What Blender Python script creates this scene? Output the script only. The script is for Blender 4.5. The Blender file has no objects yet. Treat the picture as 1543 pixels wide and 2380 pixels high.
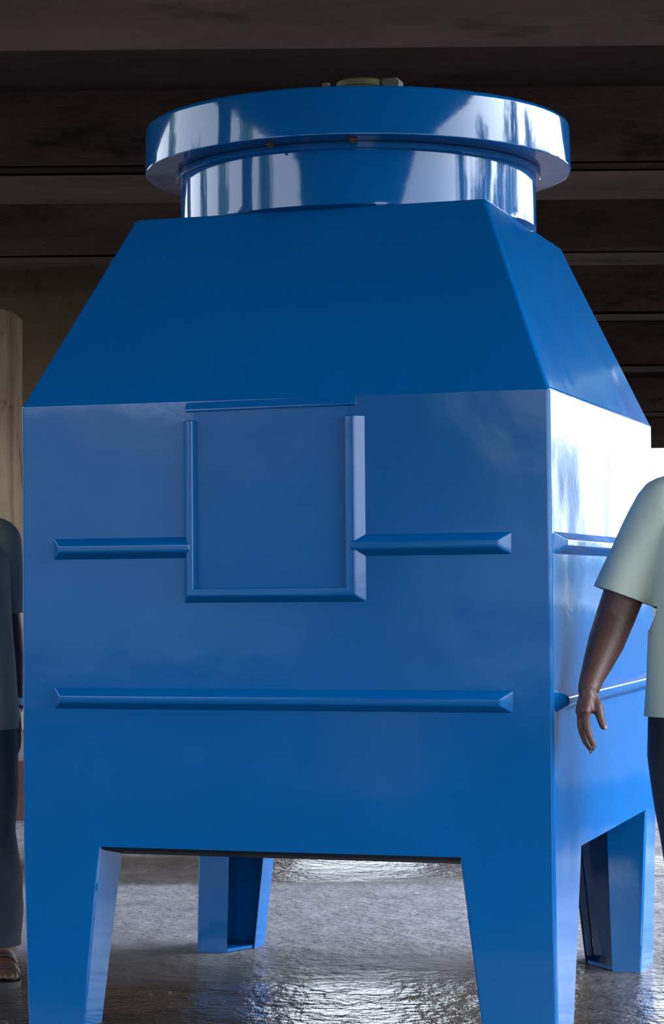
import bpy, bmesh, math, random
from mathutils import Vector, Matrix, noise
random.seed(7)
sc = bpy.context.scene
COL = sc.collection

# ------------------------------------------------------------------ camera
F_PX, IMG_W, IMG_H = 5239.2, 1543.0, 2380.0
CAM_Z, PITCH, ROLL = 1.127, 0.0327, -0.0084
fw = Vector((0, math.cos(PITCH), math.sin(PITCH)))
u0 = Vector((0, -math.sin(PITCH), math.cos(PITCH)))
r0 = Vector((1, 0, 0))
RT = r0 * math.cos(ROLL) + u0 * math.sin(ROLL)
UP = u0 * math.cos(ROLL) - r0 * math.sin(ROLL)
cam_d = bpy.data.cameras.new('camera')
cam = bpy.data.objects.new('camera', cam_d)
COL.objects.link(cam)
m = Matrix.Identity(4)
for i in range(3):
    m[i][0], m[i][1], m[i][2] = RT[i], UP[i], -fw[i]
m[2][3] = CAM_Z
cam.matrix_world = m
cam_d.sensor_fit = 'HORIZONTAL'
cam_d.sensor_width = 36.0
cam_d.lens = F_PX / IMG_W * 36.0
cam_d.clip_start = 0.1
cam_d.clip_end = 400
sc.camera = cam


def at(px, py, Y):
    """the point of the place that the photograph shows at (px, py), Y metres away"""
    v = fw + RT * ((px - IMG_W / 2) / F_PX) - UP * ((py - IMG_H / 2) / F_PX)
    return Vector((0, 0, CAM_Z)) + v * (Y / v.y)


# ------------------------------------------------------------------ materials
def nodes_of(name):
    mt = bpy.data.materials.new(name)
    mt.use_nodes = True
    nt = mt.node_tree
    b = nt.nodes['Principled BSDF']
    return mt, nt, b


def N(nt, typ, **kw):
    n = nt.nodes.new(typ)
    for k, v in kw.items():
        setattr(n, k, v)
    return n


def ramp(nt, stops):
    r = nt.nodes.new('ShaderNodeValToRGB')
    el = r.color_ramp.elements
    el[0].position, el[0].color = stops[0][0], stops[0][1]
    el[1].position, el[1].color = stops[1][0], stops[1][1]
    for p, c in stops[2:]:
        e = el.new(p)
        e.color = c
    return r


def g(v):
    return (v, v, v, 1)


def c4(c):
    return (c[0], c[1], c[2], 1)


def noise_tex(nt, scale, detail=4, rough=.55, stretch=(1, 1, 1), space='Object'):
    tc = N(nt, 'ShaderNodeTexCoord')
    mp = N(nt, 'ShaderNodeMapping')
    mp.inputs['Scale'].default_value = stretch
    nt.links.new(tc.outputs[space], mp.inputs['Vector'])
    n = N(nt, 'ShaderNodeTexNoise')
    n.inputs['Scale'].default_value = scale
    n.inputs['Detail'].default_value = detail
    n.inputs['Roughness'].default_value = rough
    nt.links.new(mp.outputs['Vector'], n.inputs['Vector'])
    return n


def bump(nt, b, src, dist, strength=1.0):
    bp = N(nt, 'ShaderNodeBump')
    bp.inputs['Distance'].default_value = dist
    bp.inputs['Strength'].default_value = strength
    nt.links.new(src, bp.inputs['Height'])
    nt.links.new(bp.outputs['Normal'], b.inputs['Normal'])
    return bp


def simple(name, col, rough=.6, var=.15, scale=12, bumpd=0.0, bscale=60, metal=0.0, stretch=(1, 1, 1), spec=.5):
    mt, nt, b = nodes_of(name)
    n = noise_tex(nt, scale, 5, .6, stretch)
    r = ramp(nt, [(.3, c4([c * (1 - var) for c in col])), (.7, c4([min(1, c * (1 + var)) for c in col]))])
    nt.links.new(n.outputs['Fac'], r.inputs['Fac'])
    nt.links.new(r.outputs['Color'], b.inputs['Base Color'])
    b.inputs['Roughness'].default_value = rough
    b.inputs['Metallic'].default_value = metal
    b.inputs['Specular IOR Level'].default_value = spec
    if bumpd:
        n2 = noise_tex(nt, bscale, 4, .6)
        bump(nt, b, n2.outputs['Fac'], bumpd)
    return mt


BLUE = (0.0003, 0.093, 0.300)


def gelcoat(name, rough, wave, wscale, fine, ior=1.42):
    mt, nt, b = nodes_of(name)
    n = noise_tex(nt, 3.0, 3)
    r = ramp(nt, [(.3, c4([c * .95 for c in BLUE])), (.7, c4([c * 1.05 for c in BLUE]))])
    nt.links.new(n.outputs['Fac'], r.inputs['Fac'])
    nt.links.new(r.outputs['Color'], b.inputs['Base Color'])
    b.inputs['Roughness'].default_value = rough
    b.inputs['IOR'].default_value = ior
    w = noise_tex(nt, wscale, 2, .5)
    f = noise_tex(nt, 26, 3, .5)
    ad = N(nt, 'ShaderNodeMath', operation='MULTIPLY_ADD')
    nt.links.new(f.outputs['Fac'], ad.inputs[0])
    ad.inputs[1].default_value = fine
    nt.links.new(w.outputs['Fac'], ad.inputs[2])
    bump(nt, b, ad.outputs[0], wave)
    return mt


M = {}
M['panel'] = gelcoat('blue_gelcoat_panel', .095, .006, 2.2, .03)
M['gloss'] = gelcoat('blue_gelcoat_gloss', .06, .003, 3.0, .03, 1.52)
M['door'] = gelcoat('blue_gelcoat_door', .22, .005, 3.0, .05, 1.28)
M['basin_shade'] = simple('basin_shade_navy', (.004, .010, .026), .6, .3, 8)  # darkness of the shaded basin underside, put into the colour
M['brass'] = simple('tarnished_brass', (.055, .032, .018), .7, .3, 40)
M['motor'] = simple('yellow_green_paint', (.075, .072, .012), .6, .25, 20)
M['box_grey'] = simple('grey_box_paint', (.07, .065, .055), .6, .2, 30)
M['pipe_brown'] = simple('rusty_brown', (.14, .06, .04), .7, .3, 40)
M['skin_r'] = simple('brown_skin', (.080, .032, .024), .5, .14, 22, .0012, 130)
M['skin_l'] = simple('dark_brown_skin', (.085, .036, .026), .5, .16, 20, .001, 140)
M['nail'] = simple('finger_nail', (.17, .085, .07), .45, .08, 60)
M['hair'] = simple('black_hair', (.012, .010, .009), .45, .3, 90, .003, 160, stretch=(1, 1, .2))
M['eye'] = simple('eye_white', (.30, .27, .24), .2, .05, 20)
M['iris'] = simple('dark_iris', (.02, .012, .008), .15, .1, 20)
M['shirt_r'] = simple('pale_green_cotton', (.44, .50, .41), .85, .05, 9, .0008, 420)
M['shirt_l'] = simple('grey_olive_cotton', (.175, .185, .160), .85, .12, 12, .0008, 420)
M['trouser_r'] = simple('black_trouser_cloth', (.010, .010, .014), .8, .2, 30, .0008, 500)
M['trouser_l'] = simple('dark_denim', (.026, .029, .042), .85, .30, 14, .0008, 500)
M['sandal'] = simple('dark_sandal_leather', (.02, .016, .014), .5, .3, 40)
M['band'] = simple('silver_band', (.7, .7, .72), .25, .1, 60, metal=.8)
M['button'] = simple('shirt_button', (.55, .58, .5), .3, .05, 60)
M['brick'] = None
M['bark'] = simple('tree_bark', (.10, .07, .045), .9, .4, 20, .01, 30)
M['leaf'] = simple('tree_leaves', (.045, .11, .025), .6, .45, 3)
M['haze_wall'] = simple('haze_wall_blue', (.095, .125, .155), .85, .45, 1.2, .003, 40)  # blue tint chosen for the haze it reflects into the tower front


def concrete(name, lo, hi, scale, stretch, stain=None, bd=.006):
    mt, nt, b = nodes_of(name)
    n = noise_tex(nt, scale, 9, .68, stretch)
    r = ramp(nt, [(.30, c4(lo)), (.72, c4(hi))])
    nt.links.new(n.outputs['Fac'], r.inputs['Fac'])
    n2 = noise_tex(nt, scale * 2.6, 7, .7, (stretch[0], stretch[1], stretch[2]))
    r2 = ramp(nt, [(.33, g(.25)), (.45, g(1))])
    nt.links.new(n2.outputs['Fac'], r2.inputs['Fac'])
    mx = N(nt, 'ShaderNodeMix', data_type='RGBA', blend_type='MULTIPLY')
    mx.inputs[0].default_value = .75
    nt.links.new(r.outputs['Color'], mx.inputs[6])
    nt.links.new(r2.outputs['Color'], mx.inputs[7])
    nt.links.new(mx.outputs[2], b.inputs['Base Color'])
    b.inputs['Roughness'].default_value = .9
    b.inputs['Specular IOR Level'].default_value = .2
    n3 = noise_tex(nt, 9, 8, .7, stretch)
    bump(nt, b, n3.outputs['Fac'], bd)
    return mt


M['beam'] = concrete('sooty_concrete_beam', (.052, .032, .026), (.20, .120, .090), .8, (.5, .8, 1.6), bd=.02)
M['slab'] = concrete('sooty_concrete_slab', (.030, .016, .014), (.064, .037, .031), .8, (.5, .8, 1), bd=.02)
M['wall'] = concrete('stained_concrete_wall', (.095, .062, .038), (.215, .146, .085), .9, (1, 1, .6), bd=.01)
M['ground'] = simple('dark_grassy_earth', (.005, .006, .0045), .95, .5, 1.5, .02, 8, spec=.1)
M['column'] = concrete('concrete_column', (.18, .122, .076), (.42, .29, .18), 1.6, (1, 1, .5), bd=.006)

# brick
mt, nt, b = nodes_of('red_brown_brick')
tc = N(nt, 'ShaderNodeTexCoord')
mp = N(nt, 'ShaderNodeMapping')
mp.inputs['Rotation'].default_value = (math.pi / 2, 0, 0)
nt.links.new(tc.outputs['Object'], mp.inputs['Vector'])
bk = N(nt, 'ShaderNodeTexBrick')
bk.inputs['Color1'].default_value = (.085, .028, .02, 1)
bk.inputs['Color2'].default_value = (.065, .024, .018, 1)
bk.inputs['Mortar'].default_value = (.06, .035, .028, 1)
bk.inputs['Scale'].default_value = 4.5
nt.links.new(mp.outputs['Vector'], bk.inputs['Vector'])
nt.links.new(bk.outputs['Color'], b.inputs['Base Color'])
b.inputs['Roughness'].default_value = .9
M['brick'] = mt


# floor: worn concrete with wet stretches lying across it
def floor_material():
    mt, nt, b = nodes_of('wet_concrete_floor')
    L = nt.links.new
    tc = N(nt, 'ShaderNodeTexCoord')
    sp = N(nt, 'ShaderNodeSeparateXYZ')
    L(tc.outputs['Object'], sp.inputs[0])
    wob = noise_tex(nt, 1.1, 5, .6, (.45, 1.3, 1))
    ma = N(nt, 'ShaderNodeMath', operation='MULTIPLY_ADD')     # Y + (n-.5)*k
    ma.inputs[1].default_value = 1.1
    L(wob.outputs['Fac'], ma.inputs[0])
    L(sp.outputs['Y'], ma.inputs[2])
    mr = N(nt, 'ShaderNodeMapRange')
    mr.inputs['From Min'].default_value = 4.55
    mr.inputs['From Max'].default_value = 14.55
    L(ma.outputs[0], mr.inputs['Value'])
    #        position = (Y-4)/10
    wet = ramp(nt, [(0, g(1)), (.225, g(1)), (.27, g(.70)), (.315, g(.12)), (.42, g(0)), (.455, g(.05)), (.475, g(.75)), (.53, g(.95)),
                    (.56, g(.6)), (.59, g(.15)), (.75, g(.1)), (1, g(.3))])
    L(mr.outputs['Result'], wet.inputs['Fac'])
    # colour
    n1 = noise_tex(nt, 7, 8, .7)
    dry = ramp(nt, [(.3, (.110, .102, .114, 1)), (.7, (.195, .182, .202, 1))])
    L(n1.outputs['Fac'], dry.inputs['Fac'])
    wetc = ramp(nt, [(.3, (.032, .026, .023, 1)), (.7, (.062, .050, .046, 1))])
    L(n1.outputs['Fac'], wetc.inputs['Fac'])
    wb2 = N(nt, 'ShaderNodeMath', operation='MULTIPLY_ADD')
    wb2.inputs[1].default_value = 1.2
    L(wob.outputs['Fac'], wb2.inputs[0])
    L(sp.outputs['X'], wb2.inputs[2])
    mX = N(nt, 'ShaderNodeMapRange')
    mX.inputs['From Min'].default_value = 2.2
    mX.inputs['From Max'].default_value = 3.4
    L(wb2.outputs[0], mX.inputs['Value'])
    mX2 = N(nt, 'ShaderNodeMapRange')
    mX2.inputs['From Min'].default_value = .45
    mX2.inputs['From Max'].default_value = -.25
    L(wb2.outputs[0], mX2.inputs['Value'])
    mY = N(nt, 'ShaderNodeMapRange')
    mY.inputs['From Min'].default_value = 6.6
    mY.inputs['From Max'].default_value = 5.6
    L(ma.outputs[0], mY.inputs['Value'])
    mYX = N(nt, 'ShaderNodeMath', operation='MULTIPLY')
    L(mX2.outputs['Result'], mYX.inputs[0])
    L(mY.outputs['Result'], mYX.inputs[1])
    dulled = N(nt, 'ShaderNodeMath', operation='MAXIMUM')  # floor zones made dark and matte to weaken their reflections in the tower
    L(mX.outputs['Result'], dulled.inputs[0])
    L(mYX.outputs[0], dulled.inputs[1])
    n5 = noise_tex(nt, 36, 5, .7)
    pit = ramp(nt, [(.36, g(.45)), (.44, g(1))])
    L(n5.outputs['Fac'], pit.inputs['Fac'])
    mx = N(nt, 'ShaderNodeMix', data_type='RGBA')
    L(wet.outputs['Color'], mx.inputs[0])
    L(dry.outputs['Color'], mx.inputs[6])
    L(wetc.outputs['Color'], mx.inputs[7])
    mu = N(nt, 'ShaderNodeMix', data_type='RGBA', blend_type='MULTIPLY')
    mu.inputs[0].default_value = .8
    ms = N(nt, 'ShaderNodeMix', data_type='RGBA')
    L(dulled.outputs[0], ms.inputs[0])
    L(mx.outputs[2], ms.inputs[6])
    sc2 = N(nt, 'ShaderNodeMix', data_type='RGBA')
    L(mX.outputs['Result'], sc2.inputs[0])
    sc2.inputs[6].default_value = (.030, .0255, .0235, 1)
    sc2.inputs[7].default_value = (.009, .008, .0075, 1)
    L(sc2.outputs[2], ms.inputs[7])
    L(ms.outputs[2], mu.inputs[6])
    L(pit.outputs['Color'], mu.inputs[7])
    L(mu.outputs[2], b.inputs['Base Color'])
    ro = N(nt, 'ShaderNodeMapRange')
    ro.inputs['To Min'].default_value = .75
    ro.inputs['To Max'].default_value = .10
    L(wet.outputs['Color'], ro.inputs['Value'])
    ro2 = N(nt, 'ShaderNodeMath', operation='MAXIMUM')
    L(ro.outputs['Result'], ro2.inputs[0])
    L(dulled.outputs[0], ro2.inputs[1])
    L(ro2.outputs[0], b.inputs['Roughness'])
    spc = N(nt, 'ShaderNodeMath', operation='MULTIPLY_ADD')
    L(dulled.outputs[0], spc.inputs[0])
    spc.inputs[1].default_value = -.45
    spc.inputs[2].default_value = .5
    dsp = N(nt, 'ShaderNodeMapRange')
    dsp.inputs['To Min'].default_value = .25
    dsp.inputs['To Max'].default_value = 1.0
    L(wet.outputs['Color'], dsp.inputs['Value'])
    spm = N(nt, 'ShaderNodeMath', operation='MULTIPLY')
    L(spc.outputs[0], spm.inputs[0])
    L(dsp.outputs['Result'], spm.inputs[1])
    L(spm.outputs[0], b.inputs['Specular IOR Level'])
    b.inputs['IOR'].default_value = 1.4
    n3 = noise_tex(nt, 30, 4, .55)
    n4 = noise_tex(nt, 5, 4, .6)
    ad = N(nt, 'ShaderNodeMath', operation='MULTIPLY_ADD')
    ad.inputs[1].default_value = 3.0
    L(n4.outputs['Fac'], ad.inputs[0])
    L(n3.outputs['Fac'], ad.inputs[2])
    bump(nt, b, ad.outputs[0], .011)
    return mt


M['floor'] = floor_material()


# ------------------------------------------------------------------ object helpers
def mesh_obj(name, me, mat=None, parent=None):
    o = bpy.data.objects.new(name, me)
    if mat is not None:
        me.materials.clear()
        me.materials.append(mat)
    COL.objects.link(o)
    if parent is not None:
        o.parent = parent
    return o


def from_bm(name, bm, mat, parent=None, smooth=None):
    bmesh.ops.recalc_face_normals(bm, faces=bm.faces[:])
    me = bpy.data.meshes.new(name)
    bm.to_mesh(me)
    bm.free()
    if smooth is not None:
        me.polygons.foreach_set('use_smooth', [True] * len(me.polygons))
        if smooth < 3.1:
            me.set_sharp_from_angle(angle=smooth)
    o = mesh_obj(name, me, mat, parent)
    if smooth is not None and smooth < 3.1:
        wn = o.modifiers.new('even_normals', 'WEIGHTED_NORMAL')
        wn.keep_sharp = True
        wn.weight = 100
    return o


def thing(name, label, cat, loc=(0, 0, 0), rz=0.0, group=None):
    o = bpy.data.objects.new(name, None)
    o.empty_display_size = .1
    COL.objects.link(o)
    o.location = loc
    o.rotation_euler = (0, 0, rz)
    tag(o, label, cat, group)
    return o


def tag(o, label, cat, group=None):
    o['label'] = label
    o['category'] = cat
    if group:
        o['group'] = group


def struct(o, label=None, cat=None):
    o['kind'] = 'structure'
    if label:
        o['label'] = label
    if cat:
        o['category'] = cat
    return o


def add_box(bm, x0, x1, y0, y1, z0, z1):
    vs = [bm.verts.new((x, y, z)) for z in (z0, z1) for y in (y0, y1) for x in (x0, x1)]
    for f in ((0, 1, 3, 2), (4, 5, 7, 6), (0, 1, 5, 4), (2, 3, 7, 6), (0, 2, 6, 4), (1, 3, 7, 5)):
        bm.faces.new([vs[i] for i in f])
    return vs


def add_loft(bm, rings, close=True, cap0=False, cap1=False):
    vr = [[bm.verts.new(p) for p in r] for r in rings]
    n = len(vr[0])
    for a, b_ in zip(vr[:-1], vr[1:]):
        for i in range(n if close else n - 1):
            j = (i + 1) % n
            bm.faces.new((a[i], a[j], b_[j], b_[i]))
    if cap0:
        bm.faces.new(vr[0])
    if cap1:
        bm.faces.new(vr[-1])
    return vr


def circle(cx, cy, r, z, n=96):
    return [(cx + r * math.cos(2 * math.pi * i / n), cy + r * math.sin(2 * math.pi * i / n), z) for i in range(n)]


def lathe(bm, cx, cy, prof, n=96, close_prof=False):
    rings = [circle(cx, cy, r, z, n) for r, z in prof]
    if close_prof:
        rings.append(rings[0])
        vr = [[bm.verts.new(p) for p in r] for r in rings[:-1]]
        vr.append(vr[0])
        for a, b_ in zip(vr[:-1], vr[1:]):
            for i in range(n):
                j = (i + 1) % n
                bm.faces.new((a[i], a[j], b_[j], b_[i]))
    else:
        add_loft(bm, rings)


def rect_ring(x0, x1, y0, y1, r, z, n=5):
    out = []
    for cx, cy, a0 in ((x1 - r, y0 + r, -90), (x1 - r, y1 - r, 0), (x0 + r, y1 - r, 90), (x0 + r, y0 + r, 180)):
        for k in range(n + 1):
            a = math.radians(a0 + 90 * k / n)
            out.append((cx + r * math.cos(a), cy + r * math.sin(a), z))
    return out


# ------------------------------------------------------------------ cooling tower (blue fibreglass)
W, DP = 1.40, 1.4223
ZB, ZT, ZH = 0.466, 1.6015, 2.1114
tower = thing('cooling_tower', 'large blue fibreglass cooling tower on four legs with a round rim on top', 'machine',
              (-0.806, 5.846, 0), -0.3116)
RC = .010
# casing: the upright box
bm = bmesh.new()
add_loft(bm, [rect_ring(0, W, 0, DP, RC, ZB), rect_ring(0, W, 0, DP, RC, ZT - .006),
              rect_ring(.001, W - .001, .001, DP - .001, RC, ZT - .002), rect_ring(.004, W - .004, .004, DP - .004, RC, ZT + .002)])
casing = from_bm('casing', bm, M['panel'], tower, .6)
# underside of the water basin, falling slightly towards the middle
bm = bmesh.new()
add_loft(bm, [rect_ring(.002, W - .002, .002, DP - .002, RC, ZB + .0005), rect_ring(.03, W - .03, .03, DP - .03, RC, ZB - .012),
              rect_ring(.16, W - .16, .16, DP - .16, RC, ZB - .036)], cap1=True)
from_bm('basin_underside', bm, M['basin_shade'], tower, .5)
# hood
IX, IY = .2141, .253
bm = bmesh.new()
add_loft(bm, [rect_ring(.004, W - .004, .004, DP - .004, RC, ZT + .002), rect_ring(IX, W - IX, IY, DP - IY, .012, ZH - .004),
              rect_ring(IX + .004, W - IX - .004, IY + .004, DP - IY - .004, .012, ZH)])
hood = from_bm('hood', bm, M['panel'], tower, .5)
# neck: round fan cylinder with a filleted foot on the hood
CX, CY, RN = .7025, .7113, .4985
bm = bmesh.new()
n = 128
foot, low = [], []
for i in range(n):
    a = 2 * math.pi * i / n
    dx, dy = math.cos(a), math.sin(a)
    hx, hy = W / 2 - IX - .004, DP / 2 - IY - .004
    k = min(hx / abs(dx) if abs(dx) > 1e-6 else 9, hy / abs(dy) if abs(dy) > 1e-6 else 9)
    k = min(k, RN + .03)
    foot.append((CX + dx * k, CY + dy * k, ZH - .001))
    low.append((CX + dx * RN, CY + dy * RN, ZH + .004))
rings = [foot, low, circle(CX, CY, RN, ZH + .02, n), circle(CX, CY, RN, 2.262, n)]
add_loft(bm, rings)
neck = from_bm('fan_neck', bm, M['gloss'], tower, .5)
bm = bmesh.new()
lathe(bm, CX, CY, [(RN - .012, 2.258), (RN + .010, 2.258), (RN + .013, 2.261), (RN + .013, 2.2755), (RN - .012, 2.2755)], 128, True)
from_bm('neck_flange', bm, M['gloss'], neck, .6)
# rim
bm = bmesh.new()
RR = .596
lathe(bm, CX, CY, [(RN - .01, 2.2766), (RR - .004, 2.2766), (RR - .001, 2.2778), (RR, 2.281), (RR - .002, 2.392), (RR - .004, 2.399), (RR - .009, 2.4035),
                   (RR - .03, 2.4035), (RR - .03, 2.30), (RN - .01, 2.30)], 160, True)
rim = from_bm('rim', bm, M['gloss'], tower, .5)


def hexnut(name, cx, cy, z, r, h, mat, parent):
    bm = bmesh.new()
    ring = lambda rr, zz: [(cx + rr * math.cos(k * math.pi / 3), cy + rr * math.sin(k * math.pi / 3), zz) for k in range(6)]
    add_loft(bm, [ring(r, z), ring(r, z - h * .8), ring(r * .8, z - h)], cap0=True, cap1=True)
    ring2 = lambda rr, zz: [(cx + rr * math.cos(k * math.pi / 5), cy + rr * math.sin(k * math.pi / 5), zz) for k in range(10)]
    add_loft(bm, [ring2(r * .5, z - h * .9), ring2(r * .5, z - h * 1.5)], cap1=True)
    add_loft(bm, [ring2(r * 1.35, z), ring2(r * 1.35, z - h * .15)], cap0=True, cap1=True)
    return from_bm(name, bm, mat, parent)


for ang in (-74.3, -97.2, 60, 90, 120):
    a = math.radians(ang)
    hexnut('rim_bolt', CX + .552 * math.cos(a), CY + .552 * math.sin(a), 2.2768, .0105, .010, M['brass'], rim)

# motor standing on a cross bar in the mouth of the rim
bm = bmesh.new()
add_box(bm, CX - .56, CX + .56, CY - .03, CY + .03, 2.33, 2.37)
add_box(bm, CX - .03, CX + .03, CY - .56, CY + .56, 2.325, 2.365)
motor_mount = from_bm('motor_mount', bm, M['box_grey'], tower)
bm = bmesh.new()
lathe(bm, CX + .012, CY, [(.0, 2.37), (.074, 2.37), (.074, 2.38), (.066, 2.385), (.066, 2.521), (.070, 2.524), (.070, 2.539), (.060, 2.545), (.0, 2.545)], 40)
for k in range(20):
    a = 2 * math.pi * k / 20
    c, s = math.cos(a), math.sin(a)
    for q in (0,):
        p = [(CX + .012 + c * r - s * t, CY + s * r + c * t) for r, t in ((.062, -.002), (.072, -.002), (.072, .002), (.062, .002))]
        add_loft(bm, [[(x, y, 2.39) for x, y in p], [(x, y, 2.518) for x, y in p]], cap0=True, cap1=True)
motor = from_bm('fan_motor', bm, M['motor'], tower, .6)
motor['label'] = 'yellow-green motor peeping over the rim'
bm = bmesh.new()
add_box(bm, CX + .078, CX + .128, CY - .03, CY + .03, 2.455, 2.543)
bmesh.ops.bevel(bm, geom=bm.edges[:], offset=.005, segments=2, affect='EDGES')
from_bm('terminal_box', bm, M['box_grey'], motor)
bm = bmesh.new()
lathe(bm, CX - .088, CY - .01, [(0, 2.36), (.011, 2.36), (.011, 2.545), (0, 2.545)], 12)
from_bm('cable_gland', bm, M['pipe_brown'], motor)


# stiffening ribs: bevelled ridges moulded on the faces
def rib_mesh(bm, length, hz, rz, p, in0, in1, tf):
    """ridge along +x; out of the face is -y; tf maps the local point to tower space"""
    base = [(0, 0, -hz), (length, 0, -hz), (length, 0, hz), (0, 0, hz)]
    top = [(in0, -p, -rz), (length - in1, -p, -rz), (length - in1, -p, rz), (in0, -p, rz)]
    vb = [bm.verts.new(tf(*q)) for q in base]
    vt = [bm.verts.new(tf(*q)) for q in top]
    bm.faces.new(vt)
    for i in range(4):
        j = (i + 1) % 4
        bm.faces.new((vb[i], vb[j], vt[j], vt[i]))
    es = [e for e in bm.edges if all(v in vt for v in e.verts) or (e.verts[0] in vt) != (e.verts[1] in vt)]
    bmesh.ops.bevel(bm, geom=es, offset=.004, segments=3, affect='EDGES', profile=.5)


def rib(length, tf, in0=.026, in1=.026, hz=.0275, rz=.0095, p=.028, name='stiffening_rib'):
    bm = bmesh.new()
    rib_mesh(bm, length, hz, rz, p, in0, in1, tf)
    return from_bm(name, bm, M['panel'], casing, .7)


ZU, ZL = 1.2265, .8435
front = lambda x0, z0: (lambda x, y, z: (x0 + x, y + .001, z0 + z))
right = lambda y0, z0: (lambda x, y, z: (W - y - .001, y0 + x, z0 + z))
back = lambda x0, z0: (lambda x, y, z: (x0 - x, DP - y - .001, z0 + z))
left = lambda y0, z0: (lambda x, y, z: (y + .001, y0 - x, z0 + z))
rib(.478 - .091, front(.091, ZU), in1=0.0)
rib(1.302 - .900, front(.900, ZU), in0=0.0)
rib(1.302 - .091, front(.091, ZL))
for zz in (ZU, ZL):
    rib(DP - .07, right(.033, zz))
    rib(1.21, back(1.305, zz))
    rib(DP - .07, left(DP - .037, zz))

# inspection door held in a raised frame
FX0, FX1, FZ0, FZ1 = .452, .934, 1.086, 1.548
IX0, IX1, IZ0 = .486, .888, 1.1235
bm = bmesh.new()
P = .024
# U shaped section swept down, across, up
B = .017
def urow(xo, xi, zo, zi, y):
    pass
outer = [(FX0, FZ1), (FX0, FZ0), (FX1, FZ0), (FX1, FZ1)]
ridge = [(FX0 + B, FZ1), (FX0 + B, FZ0 + B), (FX1 - B - .004, FZ0 + B), (FX1 - B - .004, FZ1)]
inner = [(IX0, FZ1), (IX0, IZ0), (IX1, IZ0), (IX1, FZ1)]
rows = []
for i in range(4):
    rows.append([(outer[i][0], .001, outer[i][1]), (ridge[i][0], -P, ridge[i][1]),
                 (inner[i][0], -P + .0004, inner[i][1]), (inner[i][0], .001, inner[i][1])])
vr = [[bm.verts.new(p) for p in r] for r in rows]
for a, b_ in zip(vr[:-1], vr[1:]):
    for i in range(4):
        j = (i + 1) % 4
        bm.faces.new((a[i], a[j], b_[j], b_[i]))
bm.faces.new(vr[0])
bm.faces.new(vr[-1])
bmesh.ops.recalc_face_normals(bm, faces=bm.faces[:])
es = [e for e in bm.edges if e.calc_face_angle(0) > .25 and min(v.co.y for v in e.verts) < -.01]
bmesh.ops.bevel(bm, geom=es, offset=.0035, segments=3, affect='EDGES', profile=.5)
frame = from_bm('door_frame', bm, M['panel'], casing, .7)
bm = bmesh.new()
add_box(bm, IX0 - .004, IX1 + .004, -.0045, .004, IZ0 - .004, 1.574)
bmesh.ops.bevel(bm, geom=bm.edges[:], offset=.002, segments=2, affect='EDGES')
door = from_bm('inspection_door', bm, M['door'], casing)
# lip above the door
bm = bmesh.new()
sec = [(.002, 1.600), (-.010, 1.584), (-.012, 1.579), (-.011, 1.574), (.002, 1.5725)]
add_loft(bm, [[(.462, y, z - .004) for y, z in sec], [(.912, y, z) for y, z in sec]], cap0=True, cap1=True)
from_bm('door_lip', bm, M['panel'], casing, .6)


# legs: folded L shaped panels with return flanges and a foot plate
def leg(cx, cy, sx, sy, wx_t, wx_b, wy_t, wy_b, fa_t, fa_b, fb_t, fb_b, ox, oy):
    """outer corner (cx,cy); sx, sy point inwards; wx: width along x of the front/back panel;
    wy: width along y of the side panel; fa: return flange of the front/back panel (runs along y);
    fb: return flange of the side panel (runs along x); ox, oy: how far the foot draws in"""
    rings = []
    for t in (0, .33, .66, 1):
        z = ZB * (1 - t)
        L = lambda a, b_: a + (b_ - a) * t
        x0, y0 = cx + sx * ox * t, cy + sy * oy * t
        wx, wy, fa, fb = L(wx_t, wx_b), L(wy_t, wy_b), L(fa_t, fa_b), L(fb_t, fb_b)
        pts = [(x0 + sx * wx, y0 + sy * fa), (x0 + sx * wx, y0 + sy * .006), (x0 + sx * (wx - .006), y0)]
        for k in range(6):
            a = math.radians(90 * k / 5)
            pts.append((x0 + sx * RC * (1 - math.sin(a)), y0 + sy * RC * (1 - math.cos(a))))
        pts += [(x0, y0 + sy * (wy - .006)), (x0 + sx * .006, y0 + sy * wy), (x0 + sx * fb, y0 + sy * wy)]
        rings.append([(x, y, z) for x, y in pts])
    bm = bmesh.new()
    add_loft(bm, rings, close=False)
    bmesh.ops.recalc_face_normals(bm, faces=bm.faces[:])
    # make the normals point away from the inside of the leg
    f = min(bm.faces, key=lambda q: (q.calc_center_median() - Vector((cx, cy, ZB / 2))).length)
    c = Vector((cx + sx * .05, cy + sy * .05, ZB / 2))
    if (f.calc_center_median() - c).dot(f.normal) < 0:
        bmesh.ops.reverse_faces(bm, faces=bm.faces[:])
    me = bpy.data.meshes.new('leg')
    bm.to_mesh(me)
    bm.free()
    me.polygons.foreach_set('use_smooth', [True] * len(me.polygons))
    me.set_sharp_from_angle(angle=.6)
    o = mesh_obj('leg', me, M['panel'], tower)
    so = o.modifiers.new('shell', 'SOLIDIFY')
    so.thickness = .006
    so.offset = -1
    wn = o.modifiers.new('even_normals', 'WEIGHTED_NORMAL')
    wn.keep_sharp = True
    wn.weight = 100
    bm = bmesh.new()
    x0, y0 = cx + sx * (ox + .005), cy + sy * (oy + .005)
    x1, y1 = cx + sx * (ox + wx_b - .005), cy + sy * (oy + wy_b - .005)
    xa, ya = cx + sx * (ox + fb_b), cy + sy * (oy + fa_b)
    poly = [(x0, y0), (x1, y0), (x1, ya), (xa, y1), (x0, y1)]
    add_loft(bm, [[(x, y, .002) for x, y in poly], [(x, y, .012) for x, y in poly]], cap0=True, cap1=True)
    from_bm('foot_plate', bm, M['panel'], o)
    return o


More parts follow.
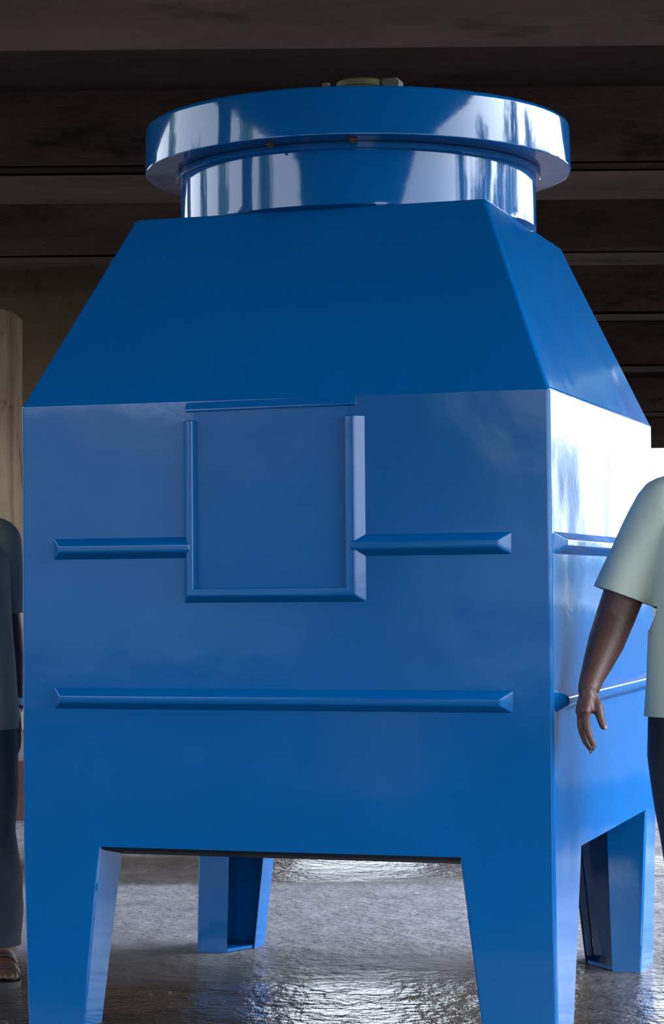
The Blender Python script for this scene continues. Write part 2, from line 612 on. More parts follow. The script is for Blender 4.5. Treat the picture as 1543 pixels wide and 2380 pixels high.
leg(0, 0, 1, 1, .218, .158, .317, .18, .150, .113, .12, .09, .012, 0)
leg(W, 0, -1, 1, .236, .180, .317, .178, .150, .113, .12, .09, -.002, 0)
leg(W, DP, -1, -1, .248, .185, .164, .205, .115, .10, .120, .085, .012, .012)
leg(0, DP, 1, -1, .212, .153, .170, .200, .115, .10, .105, .098, .003, .002)

# ------------------------------------------------------------------ the hall under the concrete deck
X0, X1 = -4.2, 3.6
bm = bmesh.new()
add_box(bm, X0 - .8, X1 + .5, -10, 25.6, -.3, 0)
add_box(bm, X0 - .8, 9.0, 25.6, 46, -.3, 0)
flo = struct(from_bm('floor', bm, M['floor']))
bm = bmesh.new()
bmesh.ops.create_grid(bm, x_segments=2, y_segments=2, size=120)
bmesh.ops.translate(bm, verts=bm.verts, vec=(0, 0, -.04))
struct(from_bm('ground', bm, M['ground']))
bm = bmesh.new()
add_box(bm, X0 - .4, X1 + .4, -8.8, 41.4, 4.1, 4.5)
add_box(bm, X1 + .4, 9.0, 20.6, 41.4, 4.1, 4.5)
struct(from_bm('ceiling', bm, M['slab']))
ti = [0]


def beam(y0, y1, zb=3.6, x0=X0 - .4, x1=X1 + .4, mat='beam'):
    bm = bmesh.new()
    add_box(bm, x0, x1, y0, y1, zb, 4.12)
    bmesh.ops.bevel(bm, geom=[e for e in bm.edges if all(abs(v.co.z - zb) < 1e-4 for v in e.verts)], offset=.05, segments=2, affect='EDGES')
    ti[0] += 1
    return struct(from_bm('trim_%d' % ti[0], bm, M[mat]))


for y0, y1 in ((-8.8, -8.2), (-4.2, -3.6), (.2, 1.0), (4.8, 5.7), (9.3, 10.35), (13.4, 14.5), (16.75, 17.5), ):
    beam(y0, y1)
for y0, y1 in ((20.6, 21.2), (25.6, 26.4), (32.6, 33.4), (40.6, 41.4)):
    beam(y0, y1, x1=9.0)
# edge beams along both open sides
for x in (X0 - .5, X1 + .1):
    bm = bmesh.new()
    add_box(bm, x, x + .4, -8.8, 41.4 if x < 0 else 20.6, 3.58, 4.6)
    ti[0] += 1
    struct(from_bm('trim_%d' % ti[0], bm, M['beam']))


def column(x, y, w, h, mat='column'):
    bm = bmesh.new()
    add_box(bm, x - w / 2, x + w / 2, y - w / 2, y + w / 2, 0, h)
    bmesh.ops.bevel(bm, geom=[e for e in bm.edges if abs(e.verts[0].co.z - e.verts[1].co.z) > .5], offset=.04, segments=2, affect='EDGES')
    ti[0] += 1
    return struct(from_bm('trim_%d' % ti[0], bm, M[mat]))


for y in (-7.0, -1.0, 4.75, 11.2, 17.0):
    column(X0 - .3, y, .6, 3.6)
for y in (17.0,):
    column(X1 + .3, y, .6, 3.6)
# back wall on the left, and a pier standing in front of it
bm = bmesh.new()
add_box(bm, X0 - .6, -.3, 19.0, 19.4, 0, 4.12)
struct(from_bm('wall_back', bm, M['wall']))
bm = bmesh.new()
add_box(bm, 1.5, 5.2, 40.8, 41.2, 0, 3.7)
struct(from_bm('wall_far', bm, M['wall']))
pr = at(42, 735, 17.9)
pl_ = at(0, 712, 17.9)
bm = bmesh.new()
vs = add_box(bm, pr.x - .62, pr.x, 17.6, 18.2, 0, pr.z)
for v in bm.verts:
    if v.co.z > 1:
        if v.co.x < pr.x - .1:
            v.co.z = pl_.z + .06
bmesh.ops.bevel(bm, geom=[e for e in bm.edges if abs(e.verts[0].co.z - e.verts[1].co.z) > .5], offset=.05, segments=3, affect='EDGES')
ti[0] += 1
struct(from_bm('trim_%d' % ti[0], bm, M['column']))
# low brick wall on the floor before the back wall
bm = bmesh.new()
p = at(45, 1768, 11.0)
add_box(bm, -2.6, -1.28, 10.98, 11.2, 0, p.z)
bw = from_bm('brick_wall', bm, M['brick'])
tag(bw, 'low red-brown brick wall behind the left man, far back on the floor', 'brick wall')

# ------------------------------------------------------------------ outdoors, beside the hall
bm = bmesh.new()
add_box(bm, -15.4, -15.0, -45, 60, 0, 3.5)  # unseen wall, added to give the tower front its reflected haze
wl = from_bm('reflected_wall', bm, M['haze_wall'])
tag(wl, 'long bluish wall added outside the open left side of the hall for its reflection', 'wall')
leaf_meshes = []
for k in range(4):
    bm = bmesh.new()
    rnd = random.Random(20 + k)
    up_ = 2.0 if k == 3 else 0.0
    lobes = [(Vector((rnd.uniform(-1.1, 1.1), rnd.uniform(-1.1, 1.1), rnd.uniform(1.6, 3.6) + up_)), rnd.uniform(.7, 1.2)) for _ in range(9)]
    for _ in range(1700):
        c, r = rnd.choice(lobes)
        d = Vector((rnd.gauss(0, 1), rnd.gauss(0, 1), rnd.gauss(0, 1))).normalized()
        p = c + d * r * rnd.uniform(.6, 1.0)
        u = Vector((rnd.gauss(0, 1), rnd.gauss(0, 1), rnd.gauss(0, 1))).normalized()
        w_ = u.cross(d).normalized()
        u = u * rnd.uniform(.10, .18)
        w_ = w_ * rnd.uniform(.05, .09)
        bm.faces.new([bm.verts.new(p + q) for q in (u, w_, -u, -w_)])
    me = bpy.data.meshes.new('crown')
    bm.to_mesh(me)
    bm.free()
    me.materials.append(M['leaf'])
    bt = bmesh.new()
    def limb(a, b_, ra, rb):
        d = (b_ - a).normalized()
        s = d.orthogonal().normalized()
        t = d.cross(s)
        add_loft(bt, [[tuple(q + (s * math.cos(i * math.pi / 5) + t * math.sin(i * math.pi / 5)) * r) for i in range(10)] for q, r in ((a, ra), (b_, rb))], cap0=True, cap1=True)
    limb(Vector((0, 0, 0)), Vector((0, 0, 1.6 + up_)), .16, .12)
    for c, r in lobes[:6]:
        limb(Vector((0, 0, 1.5 + up_)), c, .08, .03)
    mt_ = bpy.data.meshes.new('trunk')
    bmesh.ops.recalc_face_normals(bt, faces=bt.faces[:])
    bt.to_mesh(mt_)
    bt.free()
    mt_.materials.append(M['bark'])
    leaf_meshes.append((me, mt_))
def tree(az, R, scale, tall, k, side):
    a = math.radians(az)
    t = thing('tree', 'leafy green tree outdoors beyond the open %s side of the hall' % side, 'tree',
              (R * math.sin(a) + .7, 5.8 + R * math.cos(a), -.04), k * 1.3, 'trees beyond the open %s side' % side)
    t.scale = (scale, scale, scale * tall)
    cm, tm = leaf_meshes[3 if (k == 3 and side == 'right') else k % 3]
    mesh_obj('crown', cm, None, t)
    mesh_obj('trunk', tm, None, t)


for k, (az, R, s_, tl) in enumerate(((31.0, 43, .75, 1.3), (34.5, 41, .9, 1.2), (39.5, 34, 1.0, 1.1), (22.0, 31, 1.8, 1.0), (47, 30, 1.3, 1.2), (60, 27, 1.4, 1.3), (76, 26, 1.4, 1.5), (92, 24, 1.5, 1.5), (68, 33, 1.6, 1.3), (84, 34, 1.6, 1.2), (110, 27, 1.5, 1.4), (101, 35, 1.7, 1.2))) :
    tree(az, R, s_, tl, k, 'right')
for k, (az, R, s_, tl) in enumerate(((-62, 26, 1.4, 1.5), (-84, 24, 1.3, 1.3), (-118, 25, 1.4, 1.5), (-146, 27, 1.5, 1.4))):
    tree(az, R, s_, tl, k + 1, 'left')
# a clipped hedge far out on the right
bm = bmesh.new()
rnd = random.Random(11)
h0, h1 = Vector((13, 66, 0)), Vector((62, 40, 0))
dr = (h1 - h0).normalized()
nr = Vector((dr.y, -dr.x, 0))
for _ in range(9000):
    p = h0 + dr * rnd.uniform(0, 55) + nr * rnd.uniform(-.5, .5) + Vector((0, 0, rnd.uniform(0, 1) ** .6 * 2.1))
    u = Vector((rnd.gauss(0, 1), rnd.gauss(0, 1), rnd.gauss(0, 1))).normalized()
    w_ = u.orthogonal().normalized() * rnd.uniform(.10, .18)
    u = u * rnd.uniform(.16, .28)
    bm.faces.new([bm.verts.new(p + q) for q in (u, w_, -u, -w_)])
hd = from_bm('hedge', bm, M['leaf'])
tag(hd, 'long dark green hedge far outdoors on the right', 'hedge')


# ------------------------------------------------------------------ people
def tube_into(bm, chain, hint=Vector((0, 1, 0)), n=18):
    """closed tapered limb; chain = [(point, ra, rb)] ra across the hint, rb along it"""
    pts = [Vector(c[0]) for c in chain]
    ra = [c[1] for c in chain]
    rb = [c[2] if len(c) > 2 else c[1] for c in chain]
    T = []
    for i in range(len(pts)):
        a, b_ = pts[max(0, i - 1)], pts[min(len(pts) - 1, i + 1)]
        T.append((b_ - a).normalized())
    rings = []

    def ring(p, t, a, b_):
        h = hint - t * hint.dot(t)
        if h.length < 1e-3:
            h = t.orthogonal()
        h.normalize()
        s = t.cross(h)
        return [tuple(p + s * (a * math.cos(2 * math.pi * k / n)) + h * (b_ * math.sin(2 * math.pi * k / n))) for k in range(n)]
    for ang in (80, 55, 28):
        q = math.radians(ang)
        rings.append(ring(pts[0] - T[0] * min(ra[0], rb[0]) * math.sin(q), T[0], ra[0] * math.cos(q), rb[0] * math.cos(q)))
    for i in range(len(pts)):
        rings.append(ring(pts[i], T[i], ra[i], rb[i]))
    for ang in (28, 55, 80):
        q = math.radians(ang)
        rings.append(ring(pts[-1] + T[-1] * min(ra[-1], rb[-1]) * math.sin(q), T[-1], ra[-1] * math.cos(q), rb[-1] * math.cos(q)))
    add_loft(bm, rings, cap0=True, cap1=True)


def ell_into(bm, c, r, rot=None):
    ret = bmesh.ops.create_uvsphere(bm, u_segments=24, v_segments=16, radius=1)
    mt_ = Matrix.Translation(c) @ (rot.to_4x4() if rot else Matrix.Identity(4)) @ Matrix.Diagonal((r[0], r[1], r[2], 1))
    bmesh.ops.transform(bm, matrix=mt_, verts=ret['verts'])


def remeshed(name, bm, voxel, smooth=4, fac=.5):
    """one continuous skin around the volumes collected in bm"""
    bmesh.ops.recalc_face_normals(bm, faces=bm.faces[:])
    me = bpy.data.meshes.new(name + '_volumes')
    bm.to_mesh(me)
    bm.free()
    o = bpy.data.objects.new(name + '_volumes', me)
    COL.objects.link(o)
    r = o.modifiers.new('r', 'REMESH')
    r.mode = 'VOXEL'
    r.voxel_size = voxel
    s = o.modifiers.new('s', 'SMOOTH')
    s.iterations = smooth
    s.factor = fac
    dg = bpy.context.evaluated_depsgraph_get()
    out = bpy.data.meshes.new_from_object(o.evaluated_get(dg))
    bpy.data.objects.remove(o)
    bpy.data.meshes.remove(me)
    out.name = name
    out.polygons.foreach_set('use_smooth', [True] * len(out.polygons))
    return out


def cloth_cut(me, cuts, folds, thick=.003):
    """opens the cloth at hems and cuffs (cuts = point, outward normal, reach), adds folds and thickness"""
    bm = bmesh.new()
    bm.from_mesh(me)
    for p, nrm, reach in cuts:
        p, nrm = Vector(p), Vector(nrm).normalized()
        vs = set(v for v in bm.verts if (v.co - p).length < reach)
        geom = [f for f in bm.faces if all(v in vs for v in f.verts)]
        es = set(e for f in geom for e in f.edges)
        bmesh.ops.bisect_plane(bm, geom=list(vs) + list(es) + geom, plane_co=p, plane_no=nrm, clear_outer=True)
    bm.normal_update()
    for v in bm.verts:
        v.co += v.normal * folds(v.co)
    bm.to_mesh(me)
    bm.free()
    me.polygons.foreach_set('use_smooth', [True] * len(me.polygons))


def V(*a):
    return Vector(a)


def person(name, label, base, cfg):
    root = thing(name, label, 'person', base)
    off = -Vector(base)
    cx, cy = cfg['cx'], cfg['cy']
    mir = lambda p: Vector((2 * cx - p[0], p[1], p[2]))
    sx = cfg['side']                     # the arm given in cfg lies on this side (-1: smaller x)
    sk, tz = cfg['skin'], cfg['sh_z']    # shoulder joint height
    hz = cfg['hip_z']
    # ---------------- body
    bm = bmesh.new()
    k = cfg['k']
    tube_into(bm, [(V(cx, cy, hz + .065), .135 * k, .085 * k), (V(cx, cy, hz + .12), .15 * k, .105 * k), (V(cx, cy - .01, hz + .22), .145 * k, .105 * k),
                   (V(cx, cy - .005, hz + .36), .155 * k, .105 * k), (V(cx, cy, tz - .03), .15 * k, .085 * k), (V(cx, cy, tz + .03), .09 * k, .06 * k)])
    nz = tz + .045
    hk = 1.10 * k
    hc = V(cx + cfg['turn'] * .01, cy - .015, nz + .165 * hk)
    tube_into(bm, [(V(cx, cy + .01, nz - .03), .058 * hk), (V(cx, cy - .005, nz + .09), .052 * hk)])
    tube_into(bm, [(V(cx - .12 * k, cy, tz - .005), .038 * k), (V(cx, cy + .01, nz - .004), .048 * k), (V(cx + .12 * k, cy, tz - .005), .038 * k)])
    # head: skull, jaw, brow, nose, lips, ears
    ell_into(bm, hc + V(0, .012, .02) * hk, V(.073, .090, .092) * hk)
    ell_into(bm, hc + V(0, -.022, -.045) * hk, V(.056, .062, .066) * hk)
    ell_into(bm, hc + V(0, -.062, -.088) * hk, V(.022, .018, .018) * hk)
    ell_into(bm, hc + V(0, -.073, .022) * hk, V(.046, .014, .010) * hk)
    for s in (-1, 1):
        ell_into(bm, hc + V(s * .036, -.056, -.024) * hk, V(.024, .018, .024) * hk)
        ell_into(bm, hc + V(s * .075, .012, -.005) * hk, V(.008, .018, .030) * hk)
        ell_into(bm, hc + V(s * .012, -.090, -.030) * hk, V(.009, .011, .008) * hk)
    tube_into(bm, [(hc + V(0, -.080, .012) * hk, .008 * hk), (hc + V(0, -.092, -.010) * hk, .009 * hk), (hc + V(0, -.102, -.027) * hk, .0105 * hk)], n=10)
    tube_into(bm, [(hc + V(-.02, -.078, -.058) * hk, .005 * hk), (hc + V(0, -.085, -.056) * hk, .007 * hk), (hc + V(.02, -.078, -.058) * hk, .005 * hk)], n=10)
    tube_into(bm, [(hc + V(-.018, -.076, -.069) * hk, .005 * hk), (hc + V(0, -.082, -.070) * hk, .008 * hk), (hc + V(.018, -.076, -.069) * hk, .005 * hk)], n=10)
    # arms and hands
    for side in (0, 1):
        f = (lambda p: Vector(p)) if side == 0 else mir
        tube_into(bm, [(f(p), r) for p, r in cfg['arm']], n=24)
        for a, b_, ra, rb in cfg['palm']:
            tube_into(bm, [(f(a), ra), (f(b_), rb)], n=14)
        for ch in cfg['fingers']:
            tube_into(bm, [(f(p), r) for p, r in ch], n=14)
    # legs and feet
    for side in (0, 1):
        f = (lambda p: Vector(p)) if side == 0 else mir
        tube_into(bm, [(f(p), r * .82) for p, r in cfg['leg']], n=20)
        an = f(cfg['ankle'])
        toe = f(cfg['toe'])
        d = (toe - an)
        d.z = 0
        d.normalize()
        q = d.cross(V(0, 0, 1))
        tube_into(bm, [(V(an.x, an.y, .11), .036), (V(an.x, an.y, .065), .036), (V(an.x, an.y, .05) - d * .03, .033)], n=14)
        L = (toe - an).xy.length
        tube_into(bm, [(V(an.x, an.y, .048) - d * .04, .032, .030), (V(an.x, an.y, .058), .034, .036), (V(an.x, an.y, .050) + d * L * .45, .040, .030),
                       (V(an.x, an.y, .038) + d * L * .80, .044, .018)], hint=V(0, 0, 1), n=18)
        for j, (o_, l_, r_) in enumerate(((-.031, 1.0, .0125), (-.011, 1.0, .0095), (.006, .97, .009), (.021, .93, .0085), (.035, .88, .008))):
            w = o_ * (1 if (side == 0) == (sx > 0) else -1)
            b0 = V(an.x, an.y, .037) + d * L * .78 + q * w * .9
            t0 = V(an.x, an.y, .031) + d * L * l_ + q * w * 1.05
            tube_into(bm, [(b0, r_ * 1.1), ((b0 + t0) / 2 + V(0, 0, .004), r_), (t0, r_ * .95)], n=10)
    me = remeshed('body', bm, cfg['voxel'], 5, .5)
    me.transform(Matrix.Translation(off))
    body = mesh_obj('body', me, sk, root)
    # eyes
    for s in (-1, 1):
        b2 = bmesh.new()
        e = hc + V(s * .030, -.070, .002) * hk
        ell_into(b2, e + off, V(.0105, .0105, .0065) * hk)
        eye = from_bm('eye', b2, M['eye'], root, 4)
        b2 = bmesh.new()
        ell_into(b2, e + V(0, -.009, 0) * hk + off, V(.0052, .004, .0052) * hk)
        from_bm('iris', b2, M['iris'], eye, 4)
    # hair
    b2 = bmesh.new()
    ell_into(b2, hc + V(0, .020, .032) * hk, V(.079, .094, .090) * hk)
    ell_into(b2, hc + V(0, .052, -.010) * hk, V(.066, .058, .070) * hk)
    me = remeshed('hair', b2, .006, 3)
    b2 = bmesh.new()
    b2.from_mesh(me)
    bmesh.ops.bisect_plane(b2, geom=b2.verts[:] + b2.edges[:] + b2.faces[:], plane_co=hc + V(0, -.062, .045) * hk, plane_no=V(0, -.75, -.66), clear_outer=True)
    for v in b2.verts:
        v.co += v.normal * .004 * noise.noise(v.co * 60)
    b2.to_mesh(me)
    b2.free()
    me.transform(Matrix.Translation(off))
    me.polygons.foreach_set('use_smooth', [True] * len(me.polygons))
    mesh_obj('hair', me, M['hair'], root)
    # ---------------- shirt
    b2 = bmesh.new()
    tube_into(b2, [(V(cx + dx, cy + dy, z), a, b_) for dx, dy, z, a, b_ in cfg['shirt']], n=32)
    for side in (0, 1):
        f = (lambda p: Vector(p)) if side == 0 else mir
        tube_into(b2, [(f(p), r) for p, r in cfg['sleeve']], n=24)
        s0 = f(cfg['sleeve'][0][0])
        tube_into(b2, [(V(cx, cy + .005, tz + .045), .062, .06), ((V(cx, cy, tz + .035) + s0) / 2 + V(0, 0, cfg.get('yoke', .012)), .058, .066), (s0, .062)], hint=V(0, 1, 0), n=20)
    me = remeshed('shirt', b2, .006, 6, .5)
    cuts = [((cx, cy, cfg['hem']), (0, 0, -1), .42), ((cx, cy - .01, tz + .085), (0, -.35, 1), .2)]
    for side in (0, 1):
        f = (lambda p: Vector(p)) if side == 0 else mir
        p, q = f(cfg['cuff'][0]), Vector(cfg['cuff'][1])
        if side:
            q.x = -q.x
        cuts.append((p, q, .11))
    me2 = me
    cloth_cut(me2, cuts, cfg['folds'])
    me2.transform(Matrix.Translation(off))
    sh = mesh_obj('shirt', me2, cfg['shirt_mat'], root)
    so = sh.modifiers.new('cloth', 'SOLIDIFY')
    so.thickness = .0035
    so.offset = 1
    # collar
    b2 = bmesh.new()
    ringp = []
    for zz, rr, yy in ((tz + .060, .066, 0), (tz + .098, .060, -.004), (tz + .102, .064, -.004), (tz + .066, .080, 0)):
        ringp.append([(cx + rr * math.cos(a) * 1.0 + off.x, cy + yy + rr * math.sin(a) + off.y, zz - .018 * max(0, -math.sin(a)) + off.z)
                      for a in [2 * math.pi * i / 40 + math.pi * 1.5 for i in range(40)]])
    add_loft(b2, ringp)
    from_bm('collar', b2, cfg['shirt_mat'], sh, 1.0)
    # ---------------- trousers
    b2 = bmesh.new()
    tube_into(b2, [(V(cx, cy, hz - .022), .135 * k, .060 * k), (V(cx, cy, hz + .015), .155 * k, .100 * k), (V(cx, cy, hz + .075), .168 * k, .118 * k), (V(cx, cy, hz + .16), .165 * k, .115 * k)], n=30)
    for side in (0, 1):
        f = (lambda p: Vector(p)) if side == 0 else mir
        tube_into(b2, [(f(p), r) for p, r in cfg['leg']], n=24)
    me = remeshed('trousers', b2, .006, 5, .5)
    cuts = []
    for side in (0, 1):
        f = (lambda p: Vector(p)) if side == 0 else mir
        p = f(cfg['leg'][-1][0])
        cuts.append(((p.x, p.y, cfg['pant_z']), (0, .0, -1), .12))
    cloth_cut(me, cuts, cfg['pfolds'])
    me.transform(Matrix.Translation(off))
    tr = mesh_obj('trousers', me, cfg['trouser_mat'], root)
    so = tr.modifiers.new('cloth', 'SOLIDIFY')
    so.thickness = .003
    so.offset = 1
    # ---------------- sandals
    for side in (0, 1):
        f = (lambda p: Vector(p)) if side == 0 else mir
        an, toe = f(cfg['ankle']), f(cfg['toe'])
        d = (toe - an)
        d.z = 0
        L = d.length
        d.normalize()
        q = d.cross(V(0, 0, 1))
        outl = [(-.085, 0), (-.075, .025), (-.03, .034), (L * .4, .036), (L * .75, .050), (L * .95, .046), (L + .012, .026), (L + .020, 0)]
        poly = [V(an.x, an.y, 0) + d * a + q * w for a, w in outl] + [V(an.x, an.y, 0) + d * a - q * w for a, w in outl[-2:0:-1]]
        b2 = bmesh.new()
        vr = add_loft(b2, [[tuple(p + off + V(0, 0, z)) for p in poly] for z in (.0, .008, .018)], cap0=True, cap1=True)
        bmesh.ops.bevel(b2, geom=[e for e in b2.edges if e.calc_face_angle(0) > 1], offset=.003, segments=2, affect='EDGES')
        sole = from_bm('sandal', b2, M['sandal'], root, .6)
        for fr, hgt, wd in ((.70, .034, .028), (.42, .060, .022)):
            b2 = bmesh.new()
            rows = []
            for s_ in range(13):
                a = math.pi * s_ / 12
                hw = .049 if fr > .6 else .044
                p = V(an.x, an.y, .014) + d * L * fr + q * hw * math.cos(a) + V(0, 0, hgt * math.sin(a) ** .7 + .006) + off
                rows.append([tuple(p + d * wd), tuple(p - d * wd), tuple(p - d * wd + V(0, 0, .004)), tuple(p + d * wd + V(0, 0, .004))])
            add_loft(b2, rows, cap0=True, cap1=True)
            from_bm('strap', b2, M['sandal'], sole, .7)
    return root, body, off


def fold(amp, seed, sc_):
    def f(p):
        q = Vector((p.x * sc_[0] + seed, p.y * sc_[1], p.z * sc_[2]))
        return amp * (noise.noise(q) + .5 * noise.noise(q * 2.1))
    return f


# --- the man on the right, by the tower's side face
hand_D = 5.40
ck = [((1358 + 4, 1652), 5.385), ((1352, 1656), 5.407), ((1349, 1653), 5.429), ((1349, 1645), 5.450)]
mcp = [at(p[0], p[1], d) for p, d in ck]
wr = at(1368, 1597, 5.45)
fing = [
    [(mcp[0], .0105), (at(1364, 1692, 5.383), .0095), (at(1372, 1716, 5.383), .0085), (at(1380, 1734, 5.386), .0072)],
    [(mcp[1], .0105), (at(1352, 1698, 5.406), .0095), (at(1361, 1724, 5.406), .0085), (at(1374, 1742, 5.409), .0072)],
    [(mcp[2], .0100), (at(1350, 1692, 5.428), .0090), (at(1358, 1716, 5.428), .0080), (at(1370, 1733, 5.431), .0070)],
    [(mcp[3], .0090), (at(1352, 1680, 5.449), .0080), (at(1358, 1698, 5.449), .0072), (at(1367, 1711, 5.452), .0062)],
    [(at(1376, 1618, 5.425), .0145), (at(1390, 1644, 5.402), .0128), (at(1396, 1670, 5.392), .0105), (at(1402, 1689, 5.388), .0088)],
]
palm = [(wr, mcp[0], .019, .0135), (wr, mcp[1], .019, .0135), (wr + V(0, .012, 0), mcp[2], .019, .0130), (wr + V(0, .016, 0), mcp[3], .018, .0120),
        (at(1366, 1612, 5.42), at(1376, 1648, 5.402), .018, .012), (mcp[0], mcp[1], .012, .012), (mcp[1], mcp[2], .012, .012), (mcp[2], mcp[3], .012, .011)]
arm = [(at(1541, 1180, 5.57), .058), (at(1500, 1255, 5.575), .057), (at(1472, 1330, 5.58), .054), (at(1446, 1390, 5.585), .051), (at(1427, 1443, 5.58), .0485),
       (at(1409, 1492, 5.55), .0455), (at(1390, 1540, 5.51), .037), (at(1376, 1575, 5.475), .0300), (at(1368, 1600, 5.45), .0265)]
cxR, cyR = .985, 5.56
RB = (cxR, cyR, 0)
cfgR = dict(cx=cxR, cy=cyR, side=-1, skin=M['skin_r'], sh_z=1.335, hip_z=.80, k=1.0, turn=0, voxel=.0035,
            arm=arm, palm=palm, fingers=fing,
            leg=[(V(.872, 5.56, .80), .095), (V(.868, 5.56, .70), .094), (V(.870, 5.558, .55), .078), (V(.876, 5.55, .44), .068), (V(.884, 5.57, .25), .062), (V(.890, 5.58, .07), .060), (V(.890, 5.58, .03), .060)],
            ankle=V(.890, 5.59, 0), toe=V(.865, 5.40, 0), pant_z=.055,
            shirt=[(0, 0, .74, .213, .140), (0, 0, .84, .211, .140), (0, -.005, .95, .208, .143), (0, -.008, 1.06, .206, .142), (0, -.006, 1.17, .202, .136), (0, 0, 1.26, .190, .122), (0, 0, 1.345, .15, .09)],
            sleeve=[(at(1541, 1178, 5.57), .068), (at(1500, 1258, 5.575), .064), (at(1472, 1318, 5.58), .064), (at(1444, 1384, 5.585), .066), (at(1436, 1403, 5.585), .067)],
            cuff=(at(1444, 1384, 5.585), (at(1420, 1452, 5.585) - at(1444, 1384, 5.585))), hem=.800,
            folds=fold(.010, 3, (8, 8, 4)), pfolds=fold(.006, 9, (8, 8, 4)), shirt_mat=M['shirt_r'], trouser_mat=M['trouser_r'])
manR, bodyR, offR = person('person', 'man in pale green short-sleeved shirt and black trousers, standing right of the blue tower', RB, cfgR)
# nails of the near hand: thumb and fingers
for ch, nd in ((fing[4], V(.45, -.8, .1)), (fing[0], V(-.35, -.55, -.35)), (fing[1], V(-.6, -.3, -.5)), (fing[2], V(-.7, -.2, -.5)), (fing[3], V(-.7, -.2, -.5))):
    tip, r = ch[-1]
    ax = (tip - ch[-2][0]).normalized()
    nd = (nd - ax * nd.dot(ax)).normalized()
    s = ax.cross(nd)
    rot = Matrix((s, ax, nd)).transposed()
    b2 = bmesh.new()
    ell_into(b2, tip + nd * r * .80 + ax * r * .35 + offR, V(r * .62, r * .85, r * .28), rot)
    from_bm('finger_nail', b2, M['nail'], bodyR, 4)

# --- the man on the left, behind the tower's left edge
cxL, cyL = -1.105, 6.55
wl_ = at(35, 1640, 6.60)
def hl(px, py, D):
    return at(px + (8 if py > 1650 else 0), py, D)
mcl = [hl(34, 1694, 6.565), hl(31, 1698, 6.585), hl(28, 1696, 6.605), hl(25, 1690, 6.623)]
fingL = [
    [(mcl[0], .0098), (hl(36, 1722, 6.56), .009), (hl(33, 1742, 6.56), .0078), (hl(28, 1756, 6.565), .0068)],
    [(mcl[1], .0098), (hl(34, 1728, 6.583), .009), (hl(30, 1748, 6.583), .0078), (hl(24, 1761, 6.586), .0068)],
    [(mcl[2], .0092), (hl(30, 1724, 6.604), .0085), (hl(26, 1742, 6.604), .0075), (hl(20, 1754, 6.607), .0066)],
    [(mcl[3], .0084), (hl(26, 1712, 6.622), .0076), (hl(22, 1727, 6.622), .0068), (hl(17, 1737, 6.624), .006)],
    [(hl(24, 1660, 6.575), .0135), (hl(17, 1684, 6.55), .012), (hl(14, 1704, 6.54), .010), (hl(12, 1719, 6.538), .0085)],
]
palmL = [(wl_, mcl[0], .018, .0128), (wl_, mcl[1], .018, .0128), (wl_ + V(0, .012, 0), mcl[2], .018, .0122), (wl_ + V(0, .016, 0), mcl[3], .017, .0115),
         (hl(26, 1655, 6.575), hl(24, 1690, 6.56), .017, .012), (mcl[0], mcl[1], .011, .011), (mcl[1], mcl[2], .011, .011), (mcl[2], mcl[3], .011, .010)]
armL = [(hl(0, 1258, 6.59), .052), (hl(6, 1330, 6.62), .050), (hl(10, 1410, 6.65), .046), (hl(22, 1475, 6.66), .042), (hl(29, 1530, 6.645), .038), (hl(33, 1590, 6.62), .030), (hl(35, 1645, 6.60), .0245)]
legL = [(V(-1.005, 6.55, .78), .088), (V(-1.004, 6.55, .69), .087), (V(-.993, 6.545, .54), .072), (V(-.987, 6.535, .42), .062), (V(-.982, 6.55, .28), .070), (V(-.978, 6.56, .15), .070), (V(-.976, 6.56, .06), .066)]
cfgL = dict(cx=cxL, cy=cyL, side=1, skin=M['skin_l'], sh_z=1.275, hip_z=.78, k=.96, turn=0, voxel=.0045,
            arm=armL, palm=palmL, fingers=fingL, leg=legL, ankle=V(-.962, 6.56, 0), toe=V(-.938, 6.395, 0), pant_z=.098,
            shirt=[(0, 0, .66, .186, .132), (0, 0, .78, .184, .132), (0, -.004, .90, .180, .130), (0, -.006, 1.01, .172, .128), (0, -.004, 1.10, .166, .122), (0, 0, 1.20, .162, .110), (0, 0, 1.28, .135, .08)],
            sleeve=[(hl(-2, 1262, 6.59), .061), (hl(4, 1320, 6.62), .058), (hl(8, 1370, 6.64), .056), (hl(11, 1424, 6.655), .0545), (hl(12, 1440, 6.66), .054)],
            cuff=(hl(11, 1424, 6.655), (hl(14, 1475, 6.66) - hl(11, 1424, 6.655))), hem=.722,
            folds=fold(.007, 21, (7, 7, 3.5)), pfolds=fold(.010, 33, (7, 7, 6)), shirt_mat=M['shirt_l'], trouser_mat=M['trouser_l'], yoke=.004)
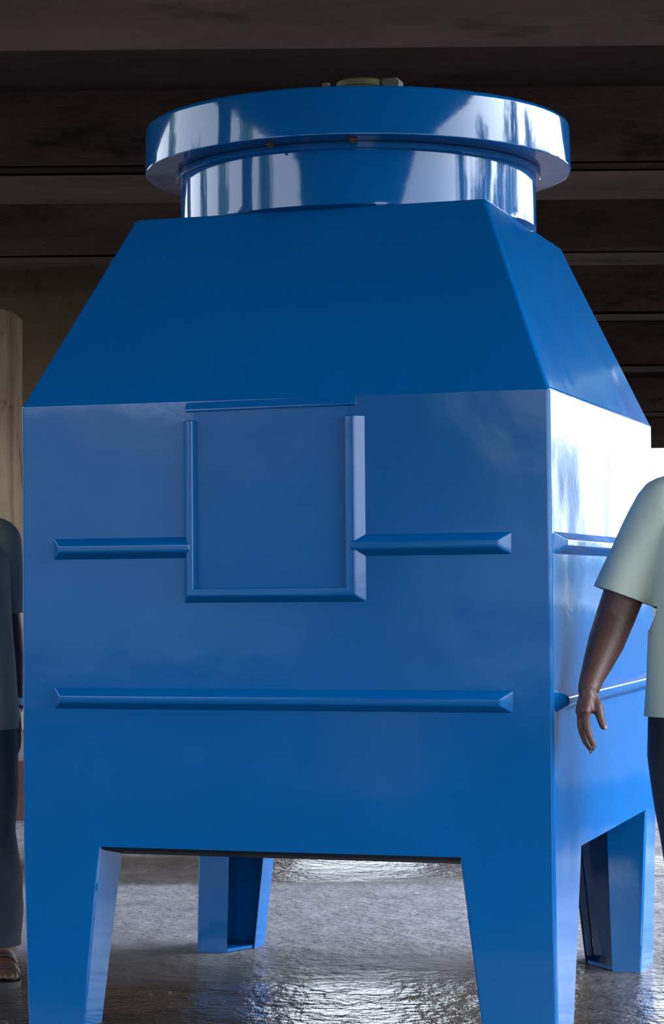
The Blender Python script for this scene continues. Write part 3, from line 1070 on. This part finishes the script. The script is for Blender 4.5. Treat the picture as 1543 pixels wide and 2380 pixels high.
manL, bodyL, offL = person('person', 'man in dark grey shirt, dark trousers and sandals, standing left behind the blue tower', (cxL, cyL, 0), cfgL)
b2 = bmesh.new()
ax = (armL[-1][0] - armL[-2][0]).normalized()
s = ax.cross(V(0, 1, 0)).normalized()
t = s.cross(ax)
cw = armL[-1][0] - ax * .012 + offL
add_loft(b2, [[tuple(cw + ax * h + (s * math.cos(a) + t * math.sin(a)) * r) for a in [2 * math.pi * i / 24 for i in range(24)]]
              for h, r in ((-.011, .0265), (-.011, .0295), (.011, .0295), (.011, .0265), (-.011, .0265))])
from_bm('wristband', b2, M['band'], manL, .8)

# ------------------------------------------------------------------ light: an overcast sky outside the open sides
w = bpy.data.worlds.new('overcast_sky')
sc.world = w
w.use_nodes = True
nt = w.node_tree
bg = nt.nodes['Background']
tc = N(nt, 'ShaderNodeTexCoord')
dp = N(nt, 'ShaderNodeVectorMath', operation='DOT_PRODUCT')      # brighter cloud where the sun hides, high on the right
dp.inputs[1].default_value = Vector((.74, .10, .67)).normalized()
nt.links.new(tc.outputs['Generated'], dp.inputs[0])
mxx = N(nt, 'ShaderNodeMath', operation='MAXIMUM')
nt.links.new(dp.outputs['Value'], mxx.inputs[0])
mxx.inputs[1].default_value = 0
pw = N(nt, 'ShaderNodeMath', operation='POWER')
nt.links.new(mxx.outputs[0], pw.inputs[0])
pw.inputs[1].default_value = 6.0
mr = N(nt, 'ShaderNodeMath', operation='MULTIPLY_ADD')
nt.links.new(pw.outputs[0], mr.inputs[0])
mr.inputs[1].default_value = 36.0
mr.inputs[2].default_value = 4.6
nt.links.new(mr.outputs[0], bg.inputs['Strength'])
bg.inputs['Color'].default_value = (.80, .91, 1.04, 1)

sc.view_settings.view_transform = 'Standard'
sc.view_settings.look = 'None'
sc.view_settings.gamma = 1
sc.view_settings.exposure = 0.0
sc.view_settings.use_curve_mapping = False
sc.cycles.use_denoising = True
sc.cycles.max_bounces = 8
sc.cycles.diffuse_bounces = 5
sc.cycles.glossy_bounces = 5
sc.cycles.sample_clamp_indirect = 20
